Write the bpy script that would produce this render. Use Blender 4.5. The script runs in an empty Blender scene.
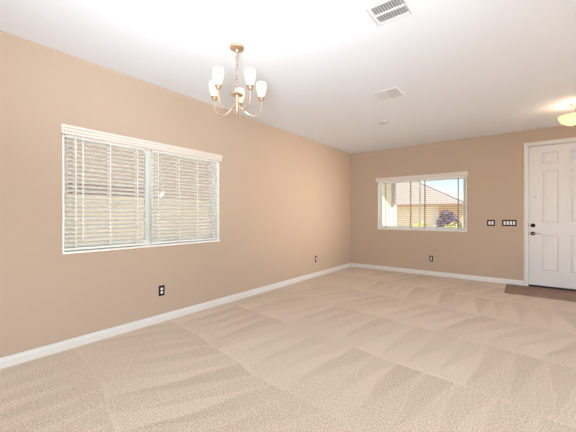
import bpy, bmesh, math, random
from mathutils import Vector, Matrix
random.seed(7)
PI = math.pi
S = bpy.context.scene
COL = S.collection

# ------------------------------------------------------------------ camera
H = 2.74                                     # ceiling height
cam_d = bpy.data.cameras.new('camera')
cam = bpy.data.objects.new('camera', cam_d)
COL.objects.link(cam)
cam.location = (3.363, -6.832, 1.241)
cam.rotation_euler = (PI/2, 0, math.radians(37.805))
cam_d.sensor_width = 36.0
cam_d.lens = 306.0/576.0*36.0
cam_d.shift_y = -0.6/576.0
cam_d.clip_start = 0.02
cam_d.clip_end = 200
S.camera = cam

# ------------------------------------------------------------------ light
S.view_settings.view_transform = 'Standard'
S.view_settings.look = 'None'
S.view_settings.gamma = 1.0
S.view_settings.use_curve_mapping = False
S.view_settings.exposure = 0.0

world = bpy.data.worlds.new('sky_world')
S.world = world
world.use_nodes = True
wn = world.node_tree.nodes
wl = world.node_tree.links
sky = wn.new('ShaderNodeTexSky')
sky.sky_type = 'NISHITA'
sky.sun_disc = False
sky.sun_elevation = math.radians(55)
sky.sun_rotation = math.radians(100)
sky.air_density = 1.0
sky.dust_density = 0.6
sky.ozone_density = 1.0
wl.new(sky.outputs[0], wn['Background'].inputs[0])
wn['Background'].inputs[1].default_value = 0.26

def add_light(name, kind, loc, rot, energy, color, **kw):
    d = bpy.data.lights.new(name, kind)
    d.energy = energy
    d.color = color
    for k, v in kw.items():
        setattr(d, k, v)
    o = bpy.data.objects.new(name, d)
    o.location = loc
    o.rotation_euler = rot
    COL.objects.link(o)
    return o

# sun from the right (+x) and slightly behind the camera
sv = Vector((0.62, -0.30, 0.90)).normalized()
sun = add_light('sun', 'SUN', (6, -2, 12), sv.to_track_quat('Z', 'Y').to_euler(), 12.0, (1.0, 0.96, 0.90), angle=0.01)
# daylight entering through the openings of the rest of the house, behind the camera
add_light('daylight_rear', 'AREA', (4.6, -12.94, 1.25), (PI/2, 0, 0), 185, (0.77, 0.89, 1.0), shape='RECTANGLE', size=4.6, size_y=2.2)
add_light('daylight_side', 'AREA', (7.36, -6.2, 1.35), (PI/2, 0, PI/2), 125, (0.77, 0.88, 1.0), shape='RECTANGLE', size=2.8, size_y=2.2)
# added unseen warm area light that throws the bright patch on the left wall
add_light('wall_patch_fill', 'AREA', (7.36, -1.75, 1.50), (PI/2, 0, PI/2), 13, (1.0, 0.92, 0.80), shape='RECTANGLE', size=1.7, size_y=0.8, spread=math.radians(34))
# added unseen fill lamp beside the camera, tilted up and bounced off the ceiling
bd = Vector((-0.58, 0.76, 0.66))
add_light('bounce_fill', 'AREA', (3.3, -7.3, 1.45), (-bd).to_track_quat('Z', 'Y').to_euler(), 49, (0.79, 0.90, 1.0), shape='DISK', size=0.6, spread=math.radians(88))

# ------------------------------------------------------------------ helpers
def lin(c):
    return tuple((x/12.92 if x <= 0.04045 else ((x+0.055)/1.055)**2.4) for x in c)
def rgb(r, g, b):
    return lin((r/255, g/255, b/255)) + (1.0,)

def mat(name, col, rough=0.5, metal=0.0, nscale=40.0, var=0.06, bump=0.0, bscale=None, spec=0.5, emit=None, estr=0.0, trans=0.0):
    m = bpy.data.materials.new(name)
    m.use_nodes = True
    nt = m.node_tree
    N, L = nt.nodes, nt.links
    b = N['Principled BSDF']
    geo = N.new('ShaderNodeTexCoord')
    nz = N.new('ShaderNodeTexNoise')
    nz.inputs['Scale'].default_value = nscale
    nz.inputs['Detail'].default_value = 3
    L.new(geo.outputs['Object'], nz.inputs['Vector'])
    mx = N.new('ShaderNodeMix')
    mx.data_type = 'RGBA'
    mx.inputs[6].default_value = tuple(c*(1-var) for c in col[:3]) + (1,)
    mx.inputs[7].default_value = tuple(min(1, c*(1+var)) for c in col[:3]) + (1,)
    L.new(nz.outputs[0], mx.inputs[0])
    L.new(mx.outputs[2], b.inputs['Base Color'])
    b.inputs['Roughness'].default_value = rough
    b.inputs['Metallic'].default_value = metal
    b.inputs['Specular IOR Level'].default_value = spec
    if bump:
        n2 = N.new('ShaderNodeTexNoise')
        n2.inputs['Scale'].default_value = bscale or nscale
        n2.inputs['Detail'].default_value = 2
        L.new(geo.outputs['Object'], n2.inputs['Vector'])
        bp = N.new('ShaderNodeBump')
        bp.inputs['Strength'].default_value = bump
        bp.inputs['Distance'].default_value = 0.004
        L.new(n2.outputs[0], bp.inputs['Height'])
        L.new(bp.outputs[0], b.inputs['Normal'])
    if emit:
        b.inputs['Emission Color'].default_value = emit
        b.inputs['Emission Strength'].default_value = estr
    if trans:
        out = N['Material Output']
        t = N.new('ShaderNodeBsdfTranslucent')
        L.new(mx.outputs[2], t.inputs[0])
        s = N.new('ShaderNodeMixShader')
        s.inputs[0].default_value = trans
        L.new(b.outputs[0], s.inputs[1])
        L.new(t.outputs[0], s.inputs[2])
        L.new(s.outputs[0], out.inputs[0])
    return m

def glass_mat(name):
    m = bpy.data.materials.new(name)
    m.use_nodes = True
    N, L = m.node_tree.nodes, m.node_tree.links
    N.remove(N['Principled BSDF'])
    t = N.new('ShaderNodeBsdfTransparent')
    t.inputs[0].default_value = (0.94, 0.95, 0.94, 1)
    g = N.new('ShaderNodeBsdfGlossy')
    g.inputs['Roughness'].default_value = 0.02
    f = N.new('ShaderNodeFresnel')
    f.inputs[0].default_value = 1.25
    s = N.new('ShaderNodeMixShader')
    L.new(f.outputs[0], s.inputs[0])
    L.new(t.outputs[0], s.inputs[1])
    L.new(g.outputs[0], s.inputs[2])
    L.new(s.outputs[0], N['Material Output'].inputs[0])
    return m

class MB:
    """collects shapes, build() links them as ONE mesh object"""
    def __init__(self):
        self.bm = bmesh.new()
    def box(self, a, b, bevel=0.0):
        x0, y0, z0 = a
        x1, y1, z1 = b
        vs = [self.bm.verts.new(p) for p in ((x0,y0,z0),(x1,y0,z0),(x1,y1,z0),(x0,y1,z0),(x0,y0,z1),(x1,y0,z1),(x1,y1,z1),(x0,y1,z1))]
        fs = [self.bm.faces.new([vs[i] for i in f]) for f in ((0,3,2,1),(4,5,6,7),(0,1,5,4),(1,2,6,5),(2,3,7,6),(3,0,4,7))]
        if bevel:
            es = list({e for f in fs for e in f.edges})
            bmesh.ops.bevel(self.bm, geom=es, offset=bevel, segments=2, affect='EDGES', profile=0.6)
        return self
    def prism(self, poly, p0, p1, ax_u, ax_v):
        """poly of (u,v) swept from p0 to p1"""
        p0, p1, U, V = map(Vector, (p0, p1, ax_u, ax_v))
        a = [self.bm.verts.new(p0 + U*u + V*v) for u, v in poly]
        b = [self.bm.verts.new(p1 + U*u + V*v) for u, v in poly]
        n = len(poly)
        self.bm.faces.new(a[::-1])
        self.bm.faces.new(b)
        for i in range(n):
            self.bm.faces.new((a[i], a[(i+1) % n], b[(i+1) % n], b[i]))
        return self
    def lathe(self, prof, c=(0,0,0), n=24, axis='Z'):
        """prof of (r, h) about an axis through c"""
        c = Vector(c)
        def P(r, h, t):
            u, v = r*math.cos(t), r*math.sin(t)
            return c + (Vector((u, v, h)) if axis == 'Z' else Vector((u, h, v)))
        rings = []
        for r, h in prof:
            if r < 1e-6:
                rings.append([self.bm.verts.new(P(0, h, 0))])
            else:
                rings.append([self.bm.verts.new(P(r, h, 2*PI*k/n)) for k in range(n)])
        for A, B in zip(rings[:-1], rings[1:]):
            for k in range(n):
                q = [A[k % len(A)], A[(k+1) % len(A)], B[(k+1) % len(B)], B[k % len(B)]]
                u = []
                for v in q:
                    if v not in u:
                        u.append(v)
                if len(u) > 2:
                    self.bm.faces.new(u)
        return self
    def tube(self, pts, r, n=8, closed=False, cap=True):
        pts = [Vector(p) for p in pts]
        m = len(pts)
        rr = r if isinstance(r, (list, tuple)) else [r]*m
        rings = []
        prev = None
        for i, p in enumerate(pts):
            if closed:
                t = pts[(i+1) % m] - pts[i-1]
            else:
                t = pts[min(i+1, m-1)] - pts[max(i-1, 0)]
            t.normalize()
            if prev is None:
                up = Vector((0,0,1)) if abs(t.z) < 0.9 else Vector((1,0,0))
                u = t.cross(up).normalized()
            else:
                u = (prev - t*prev.dot(t)).normalized()
            prev = u
            v = t.cross(u)
            rings.append([self.bm.verts.new(p + (u*math.cos(2*PI*k/n) + v*math.sin(2*PI*k/n))*rr[i]) for k in range(n)])
        for i in range(m if closed else m-1):
            A, B = rings[i], rings[(i+1) % m]
            for k in range(n):
                self.bm.faces.new((A[k], A[(k+1) % n], B[(k+1) % n], B[k]))
        if cap and not closed:
            self.bm.faces.new(rings[0][::-1])
            self.bm.faces.new(rings[-1])
        return self
    def poly(self, pts):
        self.bm.faces.new([self.bm.verts.new(p) for p in pts])
        return self
    def build(self, name, m, parent=None, smooth=False, loc=(0,0,0)):
        bmesh.ops.recalc_face_normals(self.bm, faces=self.bm.faces)
        me = bpy.data.meshes.new(name)
        self.bm.to_mesh(me)
        self.bm.free()
        me.materials.append(m)
        if smooth:
            me.shade_smooth()
            try:
                me.set_sharp_from_angle(angle=math.radians(40))
            except Exception:
                pass
        o = bpy.data.objects.new(name, me)
        o.location = loc
        COL.objects.link(o)
        if parent:
            o.parent = parent
        return o

def tag(o, label, cat, group=None, kind=None):
    o['label'] = label
    o['category'] = cat
    if group: o['group'] = group
    if kind: o['kind'] = kind
    return o
def thing(name, label, cat, loc, rotz=0.0, group=None):
    o = bpy.data.objects.new(name, None)
    o.empty_display_size = 0.1
    COL.objects.link(o)
    o.location = loc
    o.rotation_euler = (0, 0, rotz)
    return tag(o, label, cat, group)
def struct(o, label, cat):
    return tag(o, label, cat, kind='structure')
def copy_tree(o, parent=None):
    c = o.copy()
    COL.objects.link(c)
    if parent:
        c.parent = parent
    for ch in list(o.children):
        copy_tree(ch, c)
    return c

# ------------------------------------------------------------------ materials
M_wall = mat('tan_wall_paint', rgb(193, 169, 148), 0.75, nscale=3, var=0.015, bump=0.12, bscale=70, spec=0.25)
M_ceil = mat('white_ceiling_paint', rgb(238, 241, 247), 0.9, nscale=3, var=0.01, bump=0.10, bscale=60, spec=0.15)
M_trim = mat('white_trim_paint', rgb(226, 220, 212), 0.35, nscale=8, var=0.01)
M_door = mat('white_door_paint', rgb(224, 217, 211), 0.4, nscale=6, var=0.01)
M_vinyl = mat('white_vinyl', rgb(248, 245, 238), 0.4, nscale=10, var=0.01)
M_valance = mat('cream_white_valance', rgb(228, 216, 205), 0.45, nscale=10, var=0.01)
M_slat = mat('white_slat', rgb(250, 247, 240), 0.45, nscale=12, var=0.004, trans=0.25)
M_cord_backlit = mat('backlit_dark_cord', rgb(126, 110, 98), 0.8, nscale=200, var=0.04)  # backlit darkness of the far-window cords put into the colour
M_cord = mat('blind_cord', rgb(232, 228, 218), 0.8, nscale=200, var=0.04)
M_black = mat('oil_rubbed_bronze', rgb(22, 13, 9), 0.45, 0.0, nscale=80, var=0.2, spec=0.2)
M_slot = mat('dark_slot', rgb(20, 17, 15), 0.7, nscale=80, var=0.1)
M_white = mat('white_plastic', rgb(246, 242, 238), 0.3, nscale=30, var=0.01)
M_nickel = mat('brushed_warm_nickel', rgb(214, 184, 158), 0.32, 0.85, nscale=120, var=0.08)
M_nickel_dark = mat('socket_nickel', rgb(190, 162, 138), 0.35, 0.8, nscale=120, var=0.08)
M_chain = mat('chain_nickel', rgb(190, 168, 148), 0.35, 0.7, nscale=120, var=0.08)
M_shade = mat('frosted_shade', rgb(250, 240, 226), 0.4, nscale=20, var=0.02, emit=(1.0, 0.82, 0.58, 1), estr=0.45, trans=0.4)
M_bulb = mat('glowing_bulb', rgb(255, 244, 224), 0.4, nscale=20, var=0.01, emit=(1.0, 0.82, 0.58, 1), estr=3.0)
M_bowl = mat('amber_alabaster', rgb(248, 232, 208), 0.35, nscale=9, var=0.06, emit=(1.0, 0.82, 0.58, 1), estr=0.45, trans=0.4)
M_grille = mat('vent_white_metal', rgb(228, 226, 224), 0.4, nscale=30, var=0.02)
M_duct = mat('duct_grey', rgb(150, 150, 152), 0.7, nscale=20, var=0.05)
M_glass = glass_mat('window_glass')
M_thresh = mat('dark_threshold', rgb(34, 28, 24), 0.6, nscale=40, var=0.15)
M_stucco_cream = mat('cream_stucco', rgb(232, 218, 190), 0.9, nscale=5, var=0.05, bump=0.4, bscale=40)
M_stucco_tan = mat('tan_stucco', rgb(136, 117, 101), 0.9, nscale=5, var=0.06, bump=0.4, bscale=40)
M_stucco_beige = mat('beige_stucco', rgb(206, 184, 158), 0.9, nscale=5, var=0.05, bump=0.4, bscale=40)
M_fascia = mat('tan_fascia', rgb(150, 118, 90), 0.7, nscale=14, var=0.08)
M_post = mat('white_post', rgb(206, 202, 198), 0.7, nscale=14, var=0.04)
M_gravel = mat('gravel', rgb(206, 190, 168), 0.95, nscale=60, var=0.25, bump=0.8, bscale=60)
M_winglass = mat('dark_window_glass', rgb(112, 92, 84), 0.15, nscale=3, var=0.1)
M_bark = mat('stem_bark', rgb(96, 74, 58), 0.9, nscale=50, var=0.2)
M_purple = mat('purple_leaves', rgb(112, 97, 113), 0.8, nscale=14, var=0.3)
M_ygreen = mat('yellow_green_leaves', rgb(206, 204, 104), 0.8, nscale=14, var=0.25)

def roof_mat():
    m = mat('roof_tile', rgb(146, 134, 124), 0.85, nscale=9, var=0.1)
    N, L = m.node_tree.nodes, m.node_tree.links
    tc = N.new('ShaderNodeTexCoord')
    w = N.new('ShaderNodeTexWave')
    w.inputs['Scale'].default_value = 1.6
    L.new(tc.outputs['Object'], w.inputs['Vector'])
    bp = N.new('ShaderNodeBump')
    bp.inputs['Strength'].default_value = 0.5
    L.new(w.outputs[0], bp.inputs['Height'])
    L.new(bp.outputs[0], N['Principled BSDF'].inputs['Normal'])
    return m
M_roof = roof_mat()

def block_mat():
    m = mat('cream_block', rgb(205, 190, 158), 0.95, nscale=20, var=0.06)
    N, L = m.node_tree.nodes, m.node_tree.links
    tc = N.new('ShaderNodeTexCoord')
    mp = N.new('ShaderNodeMapping')
    mp.inputs['Rotation'].default_value = (PI/2, 0, PI/2)
    L.new(tc.outputs['Object'], mp.inputs[0])
    sx = N.new('ShaderNodeSeparateXYZ')
    L.new(tc.outputs['Object'], sx.inputs[0])
    cx = N.new('ShaderNodeCombineXYZ')
    L.new(sx.outputs[1], cx.inputs[0])
    L.new(sx.outputs[2], cx.inputs[1])
    br = N.new('ShaderNodeTexBrick')
    br.inputs['Scale'].default_value = 1.0
    br.inputs['Brick Width'].default_value = 0.4
    br.inputs['Row Height'].default_value = 0.2
    br.inputs['Mortar Size'].default_value = 0.008
    br.inputs['Color1'].default_value = rgb(170, 157, 132)
    br.inputs['Color2'].default_value = rgb(163, 150, 124)
    br.inputs['Mortar'].default_value = rgb(148, 134, 110)
    L.new(cx.outputs[0], br.inputs['Vector'])
    L.new(br.outputs[0], N['Principled BSDF'].inputs['Base Color'])
    return m
M_block = block_mat()

def carpet_mat():
    m = bpy.data.materials.new('beige_carpet')
    m.use_nodes = True
    N, L = m.node_tree.nodes, m.node_tree.links
    b = N['Principled BSDF']
    b.inputs['Roughness'].default_value = 0.95
    b.inputs['Specular IOR Level'].default_value = 0.1
    b.inputs['Sheen Weight'].default_value = 0.15
    def math_(op, a, c=None, v=None):
        n = N.new('ShaderNodeMath')
        n.operation = op
        L.new(a, n.inputs[0])
        if c is not None:
            L.new(c, n.inputs[1])
        elif v is not None:
            n.inputs[1].default_value = v
        return n.outputs[0]
    tc = N.new('ShaderNodeTexCoord')
    # wobble
    wob = N.new('ShaderNodeTexNoise')
    wob.inputs['Scale'].default_value = 1.1
    wob.inputs['Detail'].default_value = 2
    L.new(tc.outputs['Object'], wob.inputs['Vector'])
    sub = N.new('ShaderNodeVectorMath')
    sub.operation = 'SUBTRACT'
    L.new(wob.outputs['Color'], sub.inputs[0])
    sub.inputs[1].default_value = (0.5, 0.5, 0.5)
    sc = N.new('ShaderNodeVectorMath')
    sc.operation = 'SCALE'
    L.new(sub.outputs[0], sc.inputs[0])
    sc.inputs['Scale'].default_value = 0.20
    ad = N.new('ShaderNodeVectorMath')
    ad.operation = 'ADD'
    L.new(tc.outputs['Object'], ad.inputs[0])
    L.new(sc.outputs[0], ad.inputs[1])
    mp = N.new('ShaderNodeMapping')
    mp.inputs['Rotation'].default_value = (0, 0, math.radians(8))
    L.new(ad.outputs[0], mp.inputs[0])
    sx = N.new('ShaderNodeSeparateXYZ')
    L.new(mp.outputs[0], sx.inputs[0])
    v = math_('MULTIPLY', sx.outputs[1], v=1/0.96)
    row = math_('FLOOR', v)
    fv = math_('FRACT', v)
    # every pass of the vacuum leans its own way and each stroke of the pile has its own tone
    lean = math_('SINE', math_('MULTIPLY', row, v=2.4))
    lean = math_('MULTIPLY', lean, v=1.1)
    u = math_('MULTIPLY', sx.outputs[0], v=1/0.23)
    u = math_('ADD', u, math_('MULTIPLY', row, v=0.37))
    us = math_('ADD', u, math_('MULTIPLY', fv, lean))
    idn = math_('FLOOR', us)
    fu = math_('FRACT', us)
    cid = N.new('ShaderNodeCombineXYZ')
    L.new(idn, cid.inputs[0])
    L.new(row, cid.inputs[1])
    wnz = N.new('ShaderNodeTexWhiteNoise')
    wnz.noise_dimensions = '2D'
    L.new(cid.outputs[0], wnz.inputs['Vector'])
    rnd = math_('SUBTRACT', wnz.outputs['Value'], v=0.5)
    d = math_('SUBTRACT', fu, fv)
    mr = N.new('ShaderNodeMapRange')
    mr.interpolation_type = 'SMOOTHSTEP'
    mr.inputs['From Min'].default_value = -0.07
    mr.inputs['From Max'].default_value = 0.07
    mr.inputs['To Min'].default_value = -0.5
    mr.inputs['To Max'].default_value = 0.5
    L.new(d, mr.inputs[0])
    # light ridge of pile along each stroke and along the turn of each pass
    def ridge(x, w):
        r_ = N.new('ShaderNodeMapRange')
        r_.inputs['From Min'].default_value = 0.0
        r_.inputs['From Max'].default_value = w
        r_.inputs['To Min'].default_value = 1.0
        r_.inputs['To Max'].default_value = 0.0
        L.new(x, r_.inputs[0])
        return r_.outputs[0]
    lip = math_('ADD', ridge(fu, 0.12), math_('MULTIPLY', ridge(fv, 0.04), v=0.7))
    # patchy strength
    pat = N.new('ShaderNodeTexNoise')
    pat.inputs['Scale'].default_value = 0.9
    L.new(tc.outputs['Object'], pat.inputs['Vector'])
    pr = N.new('ShaderNodeMapRange')
    pr.inputs['From Min'].default_value = 0.35
    pr.inputs['From Max'].default_value = 0.62
    pr.inputs['To Min'].default_value = 0.3
    L.new(pat.outputs[0], pr.inputs[0])
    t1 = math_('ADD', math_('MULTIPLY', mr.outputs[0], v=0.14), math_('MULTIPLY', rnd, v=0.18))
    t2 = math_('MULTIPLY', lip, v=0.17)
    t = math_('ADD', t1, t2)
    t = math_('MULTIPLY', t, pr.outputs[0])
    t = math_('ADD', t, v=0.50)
    # pile grain
    g = N.new('ShaderNodeTexNoise')
    g.inputs['Scale'].default_value = 95
    g.inputs['Detail'].default_value = 3
    g.inputs['Roughness'].default_value = 0.85
    L.new(tc.outputs['Object'], g.inputs['Vector'])
    g2 = math_('SUBTRACT', g.outputs[0], v=0.5)
    g2 = math_('MULTIPLY', g2, v=3.3)
    t = math_('ADD', t, g2)
    mx = N.new('ShaderNodeMix')
    mx.data_type = 'RGBA'
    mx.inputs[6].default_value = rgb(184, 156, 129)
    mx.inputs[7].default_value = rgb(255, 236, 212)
    L.new(t, mx.inputs[0])
    L.new(mx.outputs[2], b.inputs['Base Color'])
    bp = N.new('ShaderNodeBump')
    bp.inputs['Strength'].default_value = 0.9
    bp.inputs['Distance'].default_value = 0.008
    L.new(g.outputs[0], bp.inputs['Height'])
    L.new(bp.outputs[0], b.inputs['Normal'])
    return m
M_carpet = carpet_mat()

def tile_mat():
    m = mat('brown_tile', rgb(158, 118, 88), 0.5, nscale=7, var=0.3)
    N, L = m.node_tree.nodes, m.node_tree.links
    tc = N.new('ShaderNodeTexCoord')
    br = N.new('ShaderNodeTexBrick')
    br.offset = 0.0
    br.inputs['Scale'].default_value = 1.0
    br.inputs['Brick Width'].default_value = 0.45
    br.inputs['Row Height'].default_value = 0.45
    br.inputs['Mortar Size'].default_value = 0.006
    br.inputs['Color1'].default_value = rgb(150, 114, 88)
    br.inputs['Color2'].default_value = rgb(140, 106, 82)
    br.inputs['Mortar'].default_value = rgb(150, 120, 96)
    nz = N.new('ShaderNodeTexNoise')
    nz.inputs['Scale'].default_value = 6
    nz.inputs['Detail'].default_value = 5
    L.new(tc.outputs['Object'], br.inputs['Vector'])
    L.new(tc.outputs['Object'], nz.inputs['Vector'])
    mx = N.new('ShaderNodeMix')
    mx.data_type = 'RGBA'
    mx.blend_type = 'OVERLAY'
    mx.inputs[0].default_value = 0.6
    L.new(br.outputs[0], mx.inputs[6])
    L.new(nz.outputs[0], mx.inputs[7])
    L.new(mx.outputs[2], N['Principled BSDF'].inputs['Base Color'])
    return m
M_tile = tile_mat()

M_detector = mat('detector_plastic', rgb(206, 200, 196), 0.6, nscale=20, var=0.01)
# ------------------------------------------------------------------ room shell
XR, YR, T = 7.4, -13.0, 0.14          # right wall, rear wall, wall thickness
LY0, LY1, LZ0, LZ1 = -5.878, -4.060, 0.888, 2.030     # left window opening
BX0, BX1, BZ0, BZ1 = 0.683, 2.458, 0.928, 2.040       # back window opening
DX0, DX1, DZ1 = 3.392, 4.347, 2.462                   # door opening

TX, TY = 3.09, -0.85                 # entry tile corner
struct(MB().box((-T, YR, -0.10), (XR, TY, 0)).box((-T, TY, -0.10), (TX, 0.0, 0)).build('floor', M_carpet),
       'beige cut pile carpet with vacuum strokes across the room', 'floor')
struct(MB().box((TX, TY, -0.10), (XR, T, -0.004)).build('floor_entry', M_tile),
       'brown tile patch on the floor in front of the white door', 'floor')
struct(MB().box((-T, YR-T, H), (XR+T, T, H+0.15)).build('ceiling', M_ceil), 'flat white textured ceiling', 'ceiling')
struct(MB().box((-T, YR-T, 0), (0, LY0, H)).box((-T, LY1, 0), (0, T, H)).box((-T, LY0, 0), (0, LY1, LZ0)).box((-T, LY0, LZ1), (0, LY1, H))
       .build('wall_left', M_wall), 'long tan wall on the left with the wide blind-covered window', 'wall')
struct(MB().box((0, 0, 0), (BX0, T, H)).box((BX0, 0, 0), (BX1, T, BZ0)).box((BX0, 0, BZ1), (BX1, T, H)).box((BX1, 0, 0), (DX0, T, H))
       .box((DX0, 0, DZ1), (DX1, T, H)).box((DX1, 0, 0), (XR, T, H)).build('wall_back', M_wall), 'tan far wall with the small window and the front door', 'wall')
# rear and right walls (behind / beside the camera) with their daylight openings
struct(MB().box((-T, YR-T, 0), (2.2, YR, H)).box((7.0, YR-T, 0), (XR+T, YR, H)).box((2.2, YR-T, 2.4), (7.0, YR, H)).build('wall_rear', M_wall),
       'tan wall behind the camera with a wide glazed opening', 'wall')
struct(MB().box((XR, YR, 0), (XR+T, -7.6, H)).box((XR, -1.0, 0), (XR+T, T, H)).box((XR, -7.6, 2.48), (XR+T, -1.0, H)).box((XR, -7.6, 0), (XR+T, -1.0, 0.22))
       .build('wall_right', M_wall), 'tan wall at the right, out of the frame, with a wide opening', 'wall')

# baseboards: profile (out from wall, height)
bprof = [(0,0), (0.016,0), (0.016,0.055), (0.013,0.066), (0.009,0.071), (0.009,0.079), (0.004,0.086), (0,0.086)]
struct(MB().prism(bprof, (0, YR, 0), (0, 0, 0), (1,0,0), (0,0,1)).build('baseboard_left', M_trim), 'white moulded baseboard along the left wall', 'baseboard')
struct(MB().prism(bprof, (0.0, 0, 0), (3.338, 0, 0), (0,-1,0), (0,0,1)).build('baseboard_back', M_trim), 'white moulded baseboard along the far wall', 'baseboard')

# door casing and jamb
cprof = [(0,0), (0.054,0), (0.054,0.010), (0.040,0.017), (0.016,0.013), (0.006,0.011), (0,0.008)]
cm = MB()
cm.prism(cprof, (3.338, 0, 0), (3.338, 0, 2.516), (1,0,0), (0,-1,0))
cm.prism([(-u, v) for u, v in cprof], (4.401, 0, 0), (4.401, 0, 2.516), (1,0,0), (0,-1,0))
cm.prism([(-u, v) for u, v in cprof], (3.392, 0, 2.516), (4.347, 0, 2.516), (0,0,1), (0,-1,0))
cm.box((3.392, 0, 0), (3.406, T, 2.462)).box((4.333, 0, 0), (4.347, T, 2.462)).box((3.406, 0, 2.448), (4.333, T, 2.462))
cm.box((3.406, 0.072, 0), (3.418, T, 2.448)).box((4.321, 0.072, 0), (4.333, T, 2.448)).box((3.418, 0.072, 2.436), (4.321, T, 2.448))
struct(cm.build('trim_1', M_trim), 'white casing and jamb around the front door', 'trim')

# front door: slab with six recessed panels
W, HD = 0.914, 2.412
xs = [0, 0.167, 0.389, 0.525, 0.747, W]
zs = [0, 0.240, 0.866, 1.082, 1.975, 2.092, 2.296, HD]
dm = MB()
bm = dm.bm
grid = [[bm.verts.new((x, 0, z)) for x in xs] for z in zs]
cells = []
for j in range(len(zs)-1):
    for i in range(len(xs)-1):
        f = bm.faces.new((grid[j][i], grid[j][i+1], grid[j+1][i+1], grid[j+1][i]))
        if i in (1, 3) and j in (1, 3, 5):
            cells.append(f)
bm.normal_update()
bmesh.ops.inset_individual(bm, faces=cells, thickness=0.016, depth=-0.010)
back = [bm.verts.new(p) for p in ((0,0.044,0), (W,0.044,0), (W,0.044,HD), (0,0.044,HD))]
bm.faces.new(back[::-1])
rim = [v for v in grid[0]]
bm.faces.new(grid[0] + [back[1], back[0]])
bm.faces.new(list(reversed(grid[-1])) + [back[3], back[2]])
bm.faces.new([grid[j][0] for j in range(len(zs))][::-1] + [back[0], back[3]])
bm.faces.new([grid[j][-1] for j in range(len(zs))] + [back[2], back[1]])
door = dm.build('door_1', M_door, loc=(3.4125, 0.026, 0.030))
struct(door, 'white six-panel front door with black hardware in the far wall', 'door')
for j in (1, 3, 5):
    for i in (1, 3):
        x0, x1, z0, z1 = xs[i]+0.020, xs[i+1]-0.020, zs[j]+0.020, zs[j+1]-0.020
        p = MB()
        e = 0.022
        a = [p.bm.verts.new(q) for q in ((x0,0.0099,z0), (x1,0.0099,z0), (x1,0.0099,z1), (x0,0.0099,z1))]
        c = [p.bm.verts.new(q) for q in ((x0+e,0.002,z0+e), (x1-e,0.002,z0+e), (x1-e,0.002,z1-e), (x0+e,0.002,z1-e))]
        for k in range(4):
            p.bm.faces.new((a[k], a[(k+1)%4], c[(k+1)%4], c[k]))
        p.bm.faces.new(c)
        p.bm.faces.new(a[::-1])
        p.build('raised_panel', M_door, door)
hx = 3.468 - 3.4125
def rosette(z, name, r):
    return MB().lathe([(0,-0.016), (r*0.55,-0.016), (r*0.8,-0.012), (r,-0.005), (r,0.0)], (hx, 0, z), 20, 'Y').build(name, M_black, door, smooth=True)
db = rosette(1.066-0.03, 'deadbolt', 0.034)
MB().box((hx-0.006, -0.030, 1.036-0.014), (hx+0.006, -0.015, 1.036+0.014), 0.003).build('thumb_turn', M_black, db)
lv = rosette(0.925-0.03, 'lever_rosette', 0.034)
MB().tube([(hx,-0.012,0.895), (hx,-0.045,0.895), (hx+0.012,-0.052,0.895), (hx+0.05,-0.052,0.893), (hx+0.09,-0.050,0.899), (hx+0.118,-0.048,0.903)],
          [0.011,0.011,0.010,0.008,0.007,0.005], 10).build('lever', M_nickel_dark, lv, smooth=True)
MB().lathe([(0,-0.004), (0.006,-0.004), (0.009,0.0)], (0.083, 0, 1.53), 14, 'Y').build('peephole', M_black, door, smooth=True)
MB().box((-0.0045, -0.003, 1.006), (0.0005, 0.03, 1.066)).build('strike_plate', M_black, door)
MB().box((-0.0045, -0.003, 0.865), (0.0005, 0.03, 0.925)).build('strike_plate', M_black, door)
for z in (0.2, 1.2, 2.2):
    MB().tube([(W+0.004,-0.006,z-0.05), (W+0.004,-0.006,z+0.05)], 0.006, 8).build('hinge', M_black, door)
struct(MB().box((3.406, 0.012, -0.004), (4.333, T, 0.028), 0.003).build('trim_2', M_thresh), 'dark threshold under the front door', 'trim')

# ------------------------------------------------------------------ windows
def make_window(name, loc, rotz, w, h, label, mull=(-0.02, 0.02)):
    """local x along the wall, -y into the room, z up, origin at the opening's bottom centre"""
    hw = w/2
    o = 0.0015
    m = MB()
    m.box((-hw-o, -0.001, 0.0), (-hw+0.012, 0.095, h)).box((hw-0.012, -0.001, 0.0), (hw+o, 0.095, h)).box((-hw+0.012, -0.001, h-0.012), (hw-0.012, 0.095, h+o))
    m.box((-hw-o, -0.014, -0.006), (hw+o, 0.095, 0.014), 0.003)
    r = m.build(name, M_vinyl, loc=loc)
    r.rotation_euler = (0, 0, rotz)
    struct(r, label, 'window')
    b = 0.030
    f = MB()
    f.box((-hw+0.012, 0.085, 0.014), (-hw+0.012+b, 0.135, h-0.012)).box((hw-0.012-b, 0.085, 0.014), (hw-0.012, 0.135, h-0.012))
    f.box((-hw+0.012+b, 0.085, h-0.012-b), (hw-0.012-b, 0.135, h-0.012)).box((-hw+0.012+b, 0.085, 0.014), (hw-0.012-b, 0.135, 0.014+b))
    f.box((mull[0], 0.100, 0.014+b), (mull[1], 0.132, h-0.012-b))
    f.build('window_frame', M_vinyl, r)
    for s in (-1, 1):
        x0, x1 = (-hw+0.012+b, 0.012) if s < 0 else (-0.012, hw-0.012-b)
        y0, y1 = (0.092, 0.110) if s < 0 else (0.111, 0.129)
        z0, z1 = 0.014+b, h-0.012-b
        k = MB()
        k.box((x0, y0, z0), (x0+0.027, y1, z1)).box((x1-0.027, y0, z0), (x1, y1, z1)).box((x0+0.027, y0, z0), (x1-0.027, y1, z0+0.027)).box((x0+0.027, y0, z1-0.027), (x1-0.027, y1, z1))
        sh = k.build('sash', M_vinyl, r)
        MB().box((x0+0.024, (y0+y1)/2-0.002, z0+0.024), (x1-0.024, (y0+y1)/2+0.002, z1-0.024)).build('glass_pane', M_glass, sh)
    return r
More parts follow.
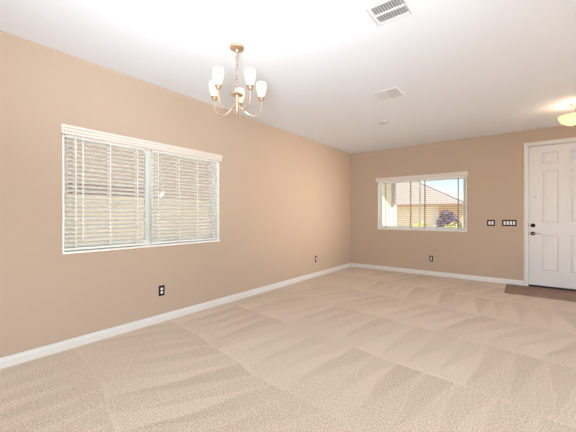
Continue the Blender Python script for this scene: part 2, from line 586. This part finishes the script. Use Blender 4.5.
LC, LW = (LY0+LY1)/2, LY1-LY0
BC, BW = (BX0+BX1)/2, BX1-BX0
make_window('window_1', (0, LC, LZ0), PI/2, LW, LZ1-LZ0, 'wide white sliding window in the left wall behind blinds', mull=(-0.082, 0.014))
make_window('window_2', (BC, 0, BZ0), 0, BW, BZ1-BZ0, 'white sliding window in the far wall with a view outside')

# ------------------------------------------------------------------ blinds
def make_blind(loc, rotz, x0, x1, h, tilt, label, ladders, pull=None, wand=None, tape=0.007, cm=None):
    """half-window blind: headrail, slats, bottom rail, ladder tapes, cord"""
    t = thing('window_blind', label, 'blind', loc, rotz, 'slatted window blinds')
    yc = 0.031
    MB().box((x0, yc-0.028, h-0.062), (x1, yc+0.028, h-0.014), 0.003).build('headrail', M_vinyl, t)
    sl = MB()
    z = h-0.085
    pitch = 0.0425
    ca, sa = math.cos(tilt), math.sin(tilt)
    zbot = 0.052
    n = int((z-zbot-0.012)/pitch)
    for i in range(n+1):
        zz = z - i*pitch
        sec = []
        for u, w_ in ((-0.025, -0.0014), (0.0, 0.0006), (0.025, -0.0014), (0.025, 0.0014), (0.0, 0.0034), (-0.025, 0.0014)):
            sec.append((u*ca - w_*sa, u*sa + w_*ca))
        sl.prism(sec, (x0+0.003, yc, zz), (x1-0.003, yc, zz), (0,1,0), (0,0,1))
    sl.build('slats', M_slat, t)
    zlast = z - n*pitch
    MB().box((x0+0.002, yc-0.026, 0.026), (x1-0.002, yc+0.026, 0.045), 0.004).build('bottom_rail', M_vinyl, t)
    for lx in ladders:
        lt = MB()
        for yy in (yc-0.0275, yc+0.0275):
            lt.box((lx-tape/2, yy-0.0008, 0.045), (lx+tape/2, yy+0.0008, h-0.062))
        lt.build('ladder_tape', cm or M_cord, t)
    if pull:
        px, pz = pull
        c = MB().tube([(px, 0.0, h-0.06), (px, 0.0, pz+0.05)], 0.0025, 6).build('pull_cord', M_cord, t)
        MB().lathe([(0,0.062), (0.006,0.060), (0.010,0.045), (0.016,0.008), (0.014,0), (0,0)], (px, 0.0, pz), 14).build('tassel', M_white, c, smooth=True)
        c2 = MB().tube([(px+0.028, 0.0, h-0.06), (px+0.028, 0.0, pz+0.075)], 0.0025, 6).build('pull_cord', M_cord, t)
        MB().lathe([(0,0.062), (0.006,0.060), (0.010,0.045), (0.016,0.008), (0.014,0), (0,0)], (px+0.028, 0.0, pz+0.02), 14).build('tassel', M_white, c2, smooth=True)
    if wand:
        wx, wz = wand
        MB().tube([(wx, 0.002, h-0.06), (wx, 0.002, wz)], 0.0055, 8).build('tilt_wand', M_white, t, smooth=True)
    return t
lh = LZ1-LZ0
tl = math.radians(34)
make_blind((0, LC, LZ0), PI/2, -LW/2+0.016, -0.132, lh, tl, 'white slatted blind over the left half of the wide left-wall window',
           (-LW/2+0.105, -LW/2+0.41, -0.22), wand=(-LW/2+0.165, 0.12), tape=0.012)
make_blind((0, LC, LZ0), PI/2, -0.046, LW/2-0.016, lh, tl, 'white slatted blind with a corded tassel, right half of the wide left-wall window',
           (0.02, 0.29, 0.56, LW/2-0.09), pull=(0.048, 1.450-LZ0), tape=0.012)
bh = BZ1-BZ0
tb = math.radians(4)
make_blind((BC, 0, BZ0), 0, -BW/2+0.016, -0.014, bh, tb, 'open white slatted blind over the left half of the far window', (-0.72, -0.17), tape=0.010, cm=M_cord_backlit)
make_blind((BC, 0, BZ0), 0, 0.014, BW/2-0.016, bh, tb, 'open white slatted blind over the right half of the far window, sky behind', (0.12, 0.74), tape=0.010, cm=M_cord_backlit)

def make_valance(loc, rotz, w, label):
    vp = [(0.044,0.0), (0.050,0.004), (0.050,0.022), (0.044,0.025), (0.044,0.029), (0.054,0.032), (0.054,0.050), (0.048,0.053), (0.048,0.057), (0.060,0.061), (0.060,0.084), (0.0,0.084), (0.0,0.074), (0.038,0.074), (0.038,0.0)]
    t = thing('blind_valance', label, 'valance', loc, rotz, 'window valances')
    MB().prism(vp, (-w/2, 0, 0), (w/2, 0, 0), (0,-1,0), (0,0,1)).build('face_board', M_valance, t)
    for s in (-1, 1):
        a, b = (-w/2-0.0005, -w/2+0.012) if s < 0 else (w/2-0.012, w/2+0.0005)
        MB().box((a, -0.058, 0.0), (b, -0.0005, 0.0835), 0.001).build('end_return', M_valance, t)
    return t
make_valance((0, (-5.902-4.050)/2, 1.985), PI/2, 1.852, 'long white moulded valance above the wide left-wall window')
make_valance(((0.648+2.480)/2, 0, 2.008), 0, 1.832, 'white moulded valance above the small far-wall window')

# ------------------------------------------------------------------ outlets and switches
def make_outlet(loc, rotz, label):
    t = thing('wall_outlet', label, 'outlet', loc, rotz, 'black wall outlets')
    MB().box((-0.036, -0.006, -0.060), (0.036, 0, 0.060), 0.0025).build('cover_plate', M_black, t)
    for s in (-1, 1):
        r = MB().lathe([(0,-0.0085), (0.0155,-0.0085), (0.0165,-0.007), (0.0165,-0.004)], (0, 0, s*0.020), 18, 'Y').build('receptacle', M_white, t, smooth=True)
        for k in (-1, 1):
            MB().box((k*0.006-0.001, -0.0092, s*0.020-0.001), (k*0.006+0.001, -0.0080, s*0.020+0.007)).build('slot', M_slot, r)
    return t
make_outlet((0, -4.911, 0.362), PI/2, 'black outlet on the left wall below the wide window')
make_outlet((0, -1.569, 0.355), PI/2, 'black outlet low on the left wall near the far corner')
make_outlet((1.822, 0, 0.345), 0, 'black outlet on the far wall below the small window')

def make_switch(loc, n, label):
    t = thing('light_switch', label, 'light switch', loc, 0, 'dark switch plates by the door')
    w = 0.030 + 0.046*n
    MB().box((-w/2, -0.006, -0.057), (w/2, 0, 0.057), 0.0025).build('cover_plate', M_black, t)
    for k in range(n):
        cx = (k-(n-1)/2)*0.046
        p = MB()
        p.prism([(-0.0075,0.033), (-0.0120,-0.033), (-0.004,-0.033), (-0.004,0.033)], (cx-0.0155,0,0), (cx+0.0155,0,0), (0,1,0), (0,0,1))
        p.build('rocker', M_white, t)
    return t
make_switch((2.856, 0, 1.101), 2, 'dark two-rocker switch plate, farther from the door')
make_switch((3.132, 0, 1.103), 4, 'wide dark four-rocker switch plate beside the door casing')

# ------------------------------------------------------------------ ceiling items
def make_vent(loc, wx, wy, n, lean, label, border=0.03, opn=0.6):
    t = thing('ceiling_vent', label, 'vent', loc, 0, 'ceiling vents')
    x, y = wx/2, wy/2
    f = MB()
    pr = [(0,0), (border,0), (border,-0.004), (border*0.5,-0.010), (0,-0.004)]
    f.prism(pr, (-x,-y,0), (-x,y,0), (1,0,0), (0,0,1))
    f.prism([(-a,b) for a, b in pr], (x,-y,0), (x,y,0), (1,0,0), (0,0,1))
    f.prism(pr, (-x+border,-y,0), (x-border,-y,0), (0,1,0), (0,0,1))
    f.prism([(-a,b) for a, b in pr], (-x+border,y,0), (x-border,y,0), (0,1,0), (0,0,1))
    f.build('vent_frame', M_grille, t)
    MB().box((-x+border, -y+border, -0.0015), (x-border, y-border, -0.0002)).build('duct_back', M_duct, t)
    return t, x-border, y-border
# large return grille near the top of the picture: two rows of short fins
t, ix, iy = make_vent((2.580, -4.612, H), 0.275, 0.255, 0, 0, 'square white ceiling grille with two rows of grey louvres, nearest the camera')
MB().box((-ix, -0.008, -0.010), (ix, 0.008, -0.0016)).build('divider_bar', M_grille, t)
for s in (-1, 1):
    f = MB()
    y0, y1 = (0.008, iy) if s > 0 else (-iy, -0.008)
    k = 11
    for i in range(k):
        cx = -ix + (i+0.5)*2*ix/k
        f.prism([(-0.006,-0.0018), (0.003,-0.010), (0.0042,-0.010), (-0.0045,-0.0018)], (cx,y0,0), (cx,y1,0), (1,0,0), (0,0,1))
    f.build('louver_row', M_grille, t)
# smaller two-way register
t, ix, iy = make_vent((2.030, -3.083, H), 0.295, 0.300, 0, 0, 'white two-way ceiling register midway along the room', border=0.024)
MB().box((-0.006, -iy, -0.011), (0.006, iy, -0.0016)).build('divider_bar', M_grille, t)
for s in (-1, 1):
    f = MB()
    k = 8 if s < 0 else 4
    for i in range(k):
        cx = s*(0.006 + (i+0.5)*(ix-0.006)/k)
        d = -0.0085 if s < 0 else -0.006
        f.prism([(-d,-0.0018), (d,-0.011), (d+0.0012,-0.011), (-d+0.0012,-0.0018)], (cx,-iy,0), (cx,iy,0), (1,0,0), (0,0,1))
    f.build('louver_row', M_grille, t)

t = thing('smoke_detector', 'small round white smoke detector on the ceiling before the far wall', 'smoke detector', (1.563, -2.012, H))
MB().lathe([(0.068,0), (0.068,-0.010), (0.060,-0.014), (0,-0.014)], n=28).build('mounting_base', M_detector, t, smooth=True)
MB().lathe([(0.058,-0.014), (0.054,-0.022), (0.030,-0.026), (0,-0.026)], n=28).build('detector_body', M_detector, t, smooth=True)

# chandelier
CHX, CHY = 1.340, -4.964
ch = thing('chandelier', 'five-arm warm nickel chandelier with lit frosted tulip shades hanging on a chain', 'chandelier', (CHX, CHY, H))
MB().lathe([(0.0,0.0), (0.062,0.0), (0.064,-0.008), (0.060,-0.020), (0.040,-0.030), (0.014,-0.034), (0.008,-0.050), (0,-0.050)], n=32).build('ceiling_canopy', M_nickel, ch, smooth=True)
cm = MB()
nl = 12
z0 = -0.046
LL = 0.034
for i in range(nl):
    zc = z0 - 0.016 - i*0.0272
    pts = []
    for k in range(14):
        a = 2*PI*k/14
        u, w_ = 0.011*math.cos(a), LL/2*math.sin(a)
        pts.append((u, 0, zc+w_) if i % 2 else (0, u, zc+w_))
    cm.tube(pts, 0.0029, 6, closed=True)
cm.build('chain', M_chain, ch, smooth=True)
pts = [(0.010*math.cos(t_*0.9), 0.010*math.sin(t_*0.9), -0.045-0.335*t_/24) for t_ in range(25)]
MB().tube(pts, 0.0028, 6).build('power_cord', M_chain, ch, smooth=True)
MB().lathe([(0,-0.376), (0.006,-0.376), (0.008,-0.405), (0.020,-0.414), (0.050,-0.424), (0.054,-0.429), (0.050,-0.434), (0.018,-0.440), (0.014,-0.456), (0.018,-0.480),
            (0.020,-0.520), (0.016,-0.550), (0.010,-0.565), (0.008,-0.578), (0.012,-0.588), (0.006,-0.600), (0,-0.606)], n=24).build('center_column', M_nickel, ch, smooth=True)
def bez(P, n):
    out = []
    for i in range(n+1):
        t_ = i/n
        q = list(P)
        while len(q) > 1:
            q = [tuple(a+(b-a)*t_ for a, b in zip(p0, p1)) for p0, p1 in zip(q[:-1], q[1:])]
        out.append(q[0])
    return out
RA = 0.224
path = bez([(0.014,-0.520), (0.040,-0.520), (0.070,-0.590), (0.120,-0.640), (0.240,-0.628), (0.224,-0.455)], 22)
arm = MB().tube([(x, 0, z) for x, z in path], 0.0062, 8).build('curved_arm', M_nickel, ch, smooth=True)
MB().lathe([(0,-0.462), (0.012,-0.460), (0.022,-0.448), (0.026,-0.432), (0.030,-0.428), (0.030,-0.424), (0.020,-0.424), (0,-0.424)], (RA,0,0), 20).build('socket_cup', M_nickel_dark, arm, smooth=True)
sp = [(0.020,-0.426), (0.028,-0.407), (0.040,-0.370), (0.0465,-0.333), (0.0465,-0.312), (0.042,-0.290)]
sp += [(r-0.003, z) for r, z in sp[::-1]]
MB().lathe(sp, (RA,0,0), 28).build('tulip_shade', M_shade, arm, smooth=True)
MB().lathe([(0,-0.424), (0.010,-0.420), (0.013,-0.395), (0.018,-0.370), (0.014,-0.350), (0,-0.338)], (RA,0,0), 16).build('bulb', M_bulb, arm, smooth=True)
# angle of the arm pointing straight away from the camera, then steps of a fifth of a turn
base_a = math.atan2(CHY+6.832, CHX-3.363)
for k in range(5):
    a = arm if k == 0 else copy_tree(arm, ch)
    a.rotation_euler = (0, 0, base_a - math.radians(7) - k*2*PI/5)

# entry ceiling light
FX, FY = 3.895, -1.243
fl = thing('ceiling_light', 'amber glass bowl ceiling light, lit, by the entry at the right', 'ceiling light', (FX, FY, H))
MB().lathe([(0,0), (0.066,0), (0.068,-0.010), (0.050,-0.026), (0.012,-0.032), (0.010,-0.034), (0.010,-0.300), (0,-0.300)], n=28).build('canopy_and_stem', M_nickel_dark, fl, smooth=True)
bp = [(0.0,-0.290), (0.060,-0.286), (0.104,-0.271), (0.142,-0.244), (0.168,-0.206), (0.180,-0.164)]
bp2 = [(r-0.005 if r > 0.01 else 0, z+0.005) for r, z in bp[::-1]]
MB().lathe(bp + bp2, n=40).build('glass_bowl', M_bowl, fl, smooth=True)
MB().lathe([(0.178,-0.162), (0.183,-0.162), (0.183,-0.169), (0.178,-0.169), (0.178,-0.162)], n=40).build('bowl_rim', M_bowl, fl, smooth=True)
MB().lathe([(0,-0.288), (0.020,-0.290), (0.022,-0.296), (0.010,-0.304), (0.008,-0.312), (0,-0.318)], n=20).build('finial', M_nickel_dark, fl, smooth=True)
for k in range(3):
    a = 2*PI*k/3 + 0.4
    c, s = math.cos(a), math.sin(a)
    MB().lathe([(0,-0.140), (0.010,-0.144), (0.018,-0.170), (0.022,-0.200), (0.016,-0.224), (0,-0.232)], (0.075*c, 0.075*s, 0), 16).build('bulb', M_bulb, fl, smooth=True)
lt = add_light('bulb_glow', 'POINT', (0, 0, -0.185), (0,0,0), 5.0, (1.0, 0.76, 0.52), shadow_soft_size=0.07)
lt.parent = fl

# ------------------------------------------------------------------ outside
struct(MB().box((-20, T, -0.35), (30, 40, -0.15)).box((-20, -20, -0.35), (-T, T, -0.15)).build('ground', M_gravel), 'pale gravel ground outside the house', 'ground')
# own house: projecting wing left of the far window, with its sloped eave
wg = MB().box((0.10, T, -0.15), (0.40, 1.72, 2.38)).build('wall_wing', M_stucco_cream)
struct(wg, 'cream side wall of the house wing outside the far window', 'wall')
MB().box((0.385, 1.72, -0.15), (0.50, 1.83, 2.33)).build('corner_post', M_post, wg)
rf = MB()
rf.prism([(0.14,3.134), (1.95,2.283), (1.95,2.40), (0.14,3.25)], (-0.2,0,0), (1.18,0,0), (0,1,0), (0,0,1))
struct(rf.build('roof_eave', M_roof), 'sloped eave over the house wing outside the far window', 'roof')

# side yard: block wall, neighbouring house
tag(MB().box((-2.6, -14, -0.15), (-2.4, 6, 1.50)).box((-2.62, -14, 1.50), (-2.38, 6, 1.56)).build('block_wall', M_block), 'sunlit cream block wall outside the left window', 'garden wall')
nb = thing('house', 'tan stucco neighbouring house beyond the block wall outside the left window', 'house', (-5, -3, -0.15))
MB().box((-8, -9, 0), (0, 9, 3.85)).build('house_wall', M_stucco_tan, nb)
r = MB()
r.prism([(0.12,3.9), (-4,5.6), (-8.2,3.9), (-8.2,3.75), (0.12,3.75)], (0,-9.5,0), (0,9.5,0), (1,0,0), (0,0,1))
r.build('house_roof', M_roof, nb)
MB().box((0.0, -1.95, 1.05), (0.03, 0.62, 2.20)).build('house_window', M_winglass, nb)

# house across the street
hs = thing('house', 'cream stucco house with a hipped tile roof across the street, seen through the far window', 'house', (-1.0, 14, -0.15))
MB().box((-9, 0, 0), (-0.06, 8, 2.15)).build('house_wall', M_stucco_cream, hs)
MB().box((-0.06, 0.9, 0), (1.35, 8, 2.15)).build('porch_wall', M_stucco_beige, hs)
MB().box((-0.16, -0.10, 0), (0.02, 0.08, 2.05)).build('porch_post', M_post, hs)
MB().box((-9.5, -0.5, 1.97), (1.7, -0.42, 2.09)).box((1.62, -0.42, 1.97), (1.7, 8.4, 2.09)).build('fascia', M_fascia, hs)
r = MB()
e0, e1, e2, e3 = (-9.5,-0.5,2.09), (1.75,-0.5,2.09), (1.75,8.5,2.09), (-9.5,8.5,2.09)
k0, k1 = (-5.0,4,4.05), (-2.3,4,4.05)
r.poly([e0,e1,k1,k0]).poly([e1,e2,k1]).poly([e2,e3,k0,k1]).poly([e3,e0,k0]).poly([e3,e2,e1,e0])
bmesh.ops.remove_doubles(r.bm, verts=r.bm.verts, dist=0.001)
r.build('house_roof', M_roof, hs)
MB().tube([e1, k1, k0], 0.09, 8).build('hip_cap', M_post, hs)
MB().box((-3.6, -0.03, 0.9), (-2.6, 0.01, 1.75)).build('house_window', M_post, hs)

def shrub(name, loc, rx, ry, rz, n, leaf, m, label, lean=0.0, group=None):
    t = thing(name, label, 'shrub', loc, 0, group)
    s = MB()
    for k in range(5):
        a = 2*PI*k/5
        s.tube([(0,0,0), (rx*0.3*math.cos(a), ry*0.3*math.sin(a), rz*0.7), (rx*0.6*math.cos(a), ry*0.6*math.sin(a), rz*1.3)], [0.02,0.014,0.006], 6)
    s.build('stems', M_bark, t)
    f = MB()
    for i in range(n):
        th = random.uniform(0, 2*PI)
        ph = math.acos(random.uniform(-1, 1))
        rr = random.uniform(0.55, 1.0)
        c = Vector((rx*rr*math.sin(ph)*math.cos(th), ry*rr*math.sin(ph)*math.sin(th), rz + rz*rr*math.cos(ph)))
        c.z *= 1 - lean*c.x/rx
        q = Matrix.Rotation(random.uniform(0, PI), 3, 'X') @ Matrix.Rotation(random.uniform(0, PI), 3, 'Z')
        a, b = q @ Vector((leaf, 0, 0)), q @ Vector((0, leaf*0.5, 0))
        f.poly([c-a, c-b*0.9, c+a, c+b*0.9])
    f.build('foliage', m, t)
    return t
shrub('purple_shrub', (1.14, 6.0, -0.15), 0.50, 0.45, 0.77, 1900, 0.06, M_purple, 'dusky purple shrub outside the far window, right of the house post', lean=0.22)
shrub('low_shrub', (0.42, 4.6, -0.15), 0.36, 0.3, 0.60, 800, 0.05, M_ygreen, 'low yellow green shrub outside the far window, left of the purple shrub', group=None)
shrub('low_shrub', (1.50, 4.4, -0.15), 0.48, 0.3, 0.58, 900, 0.05, M_ygreen, 'low yellow green shrub outside the far window, in front of the purple shrub')
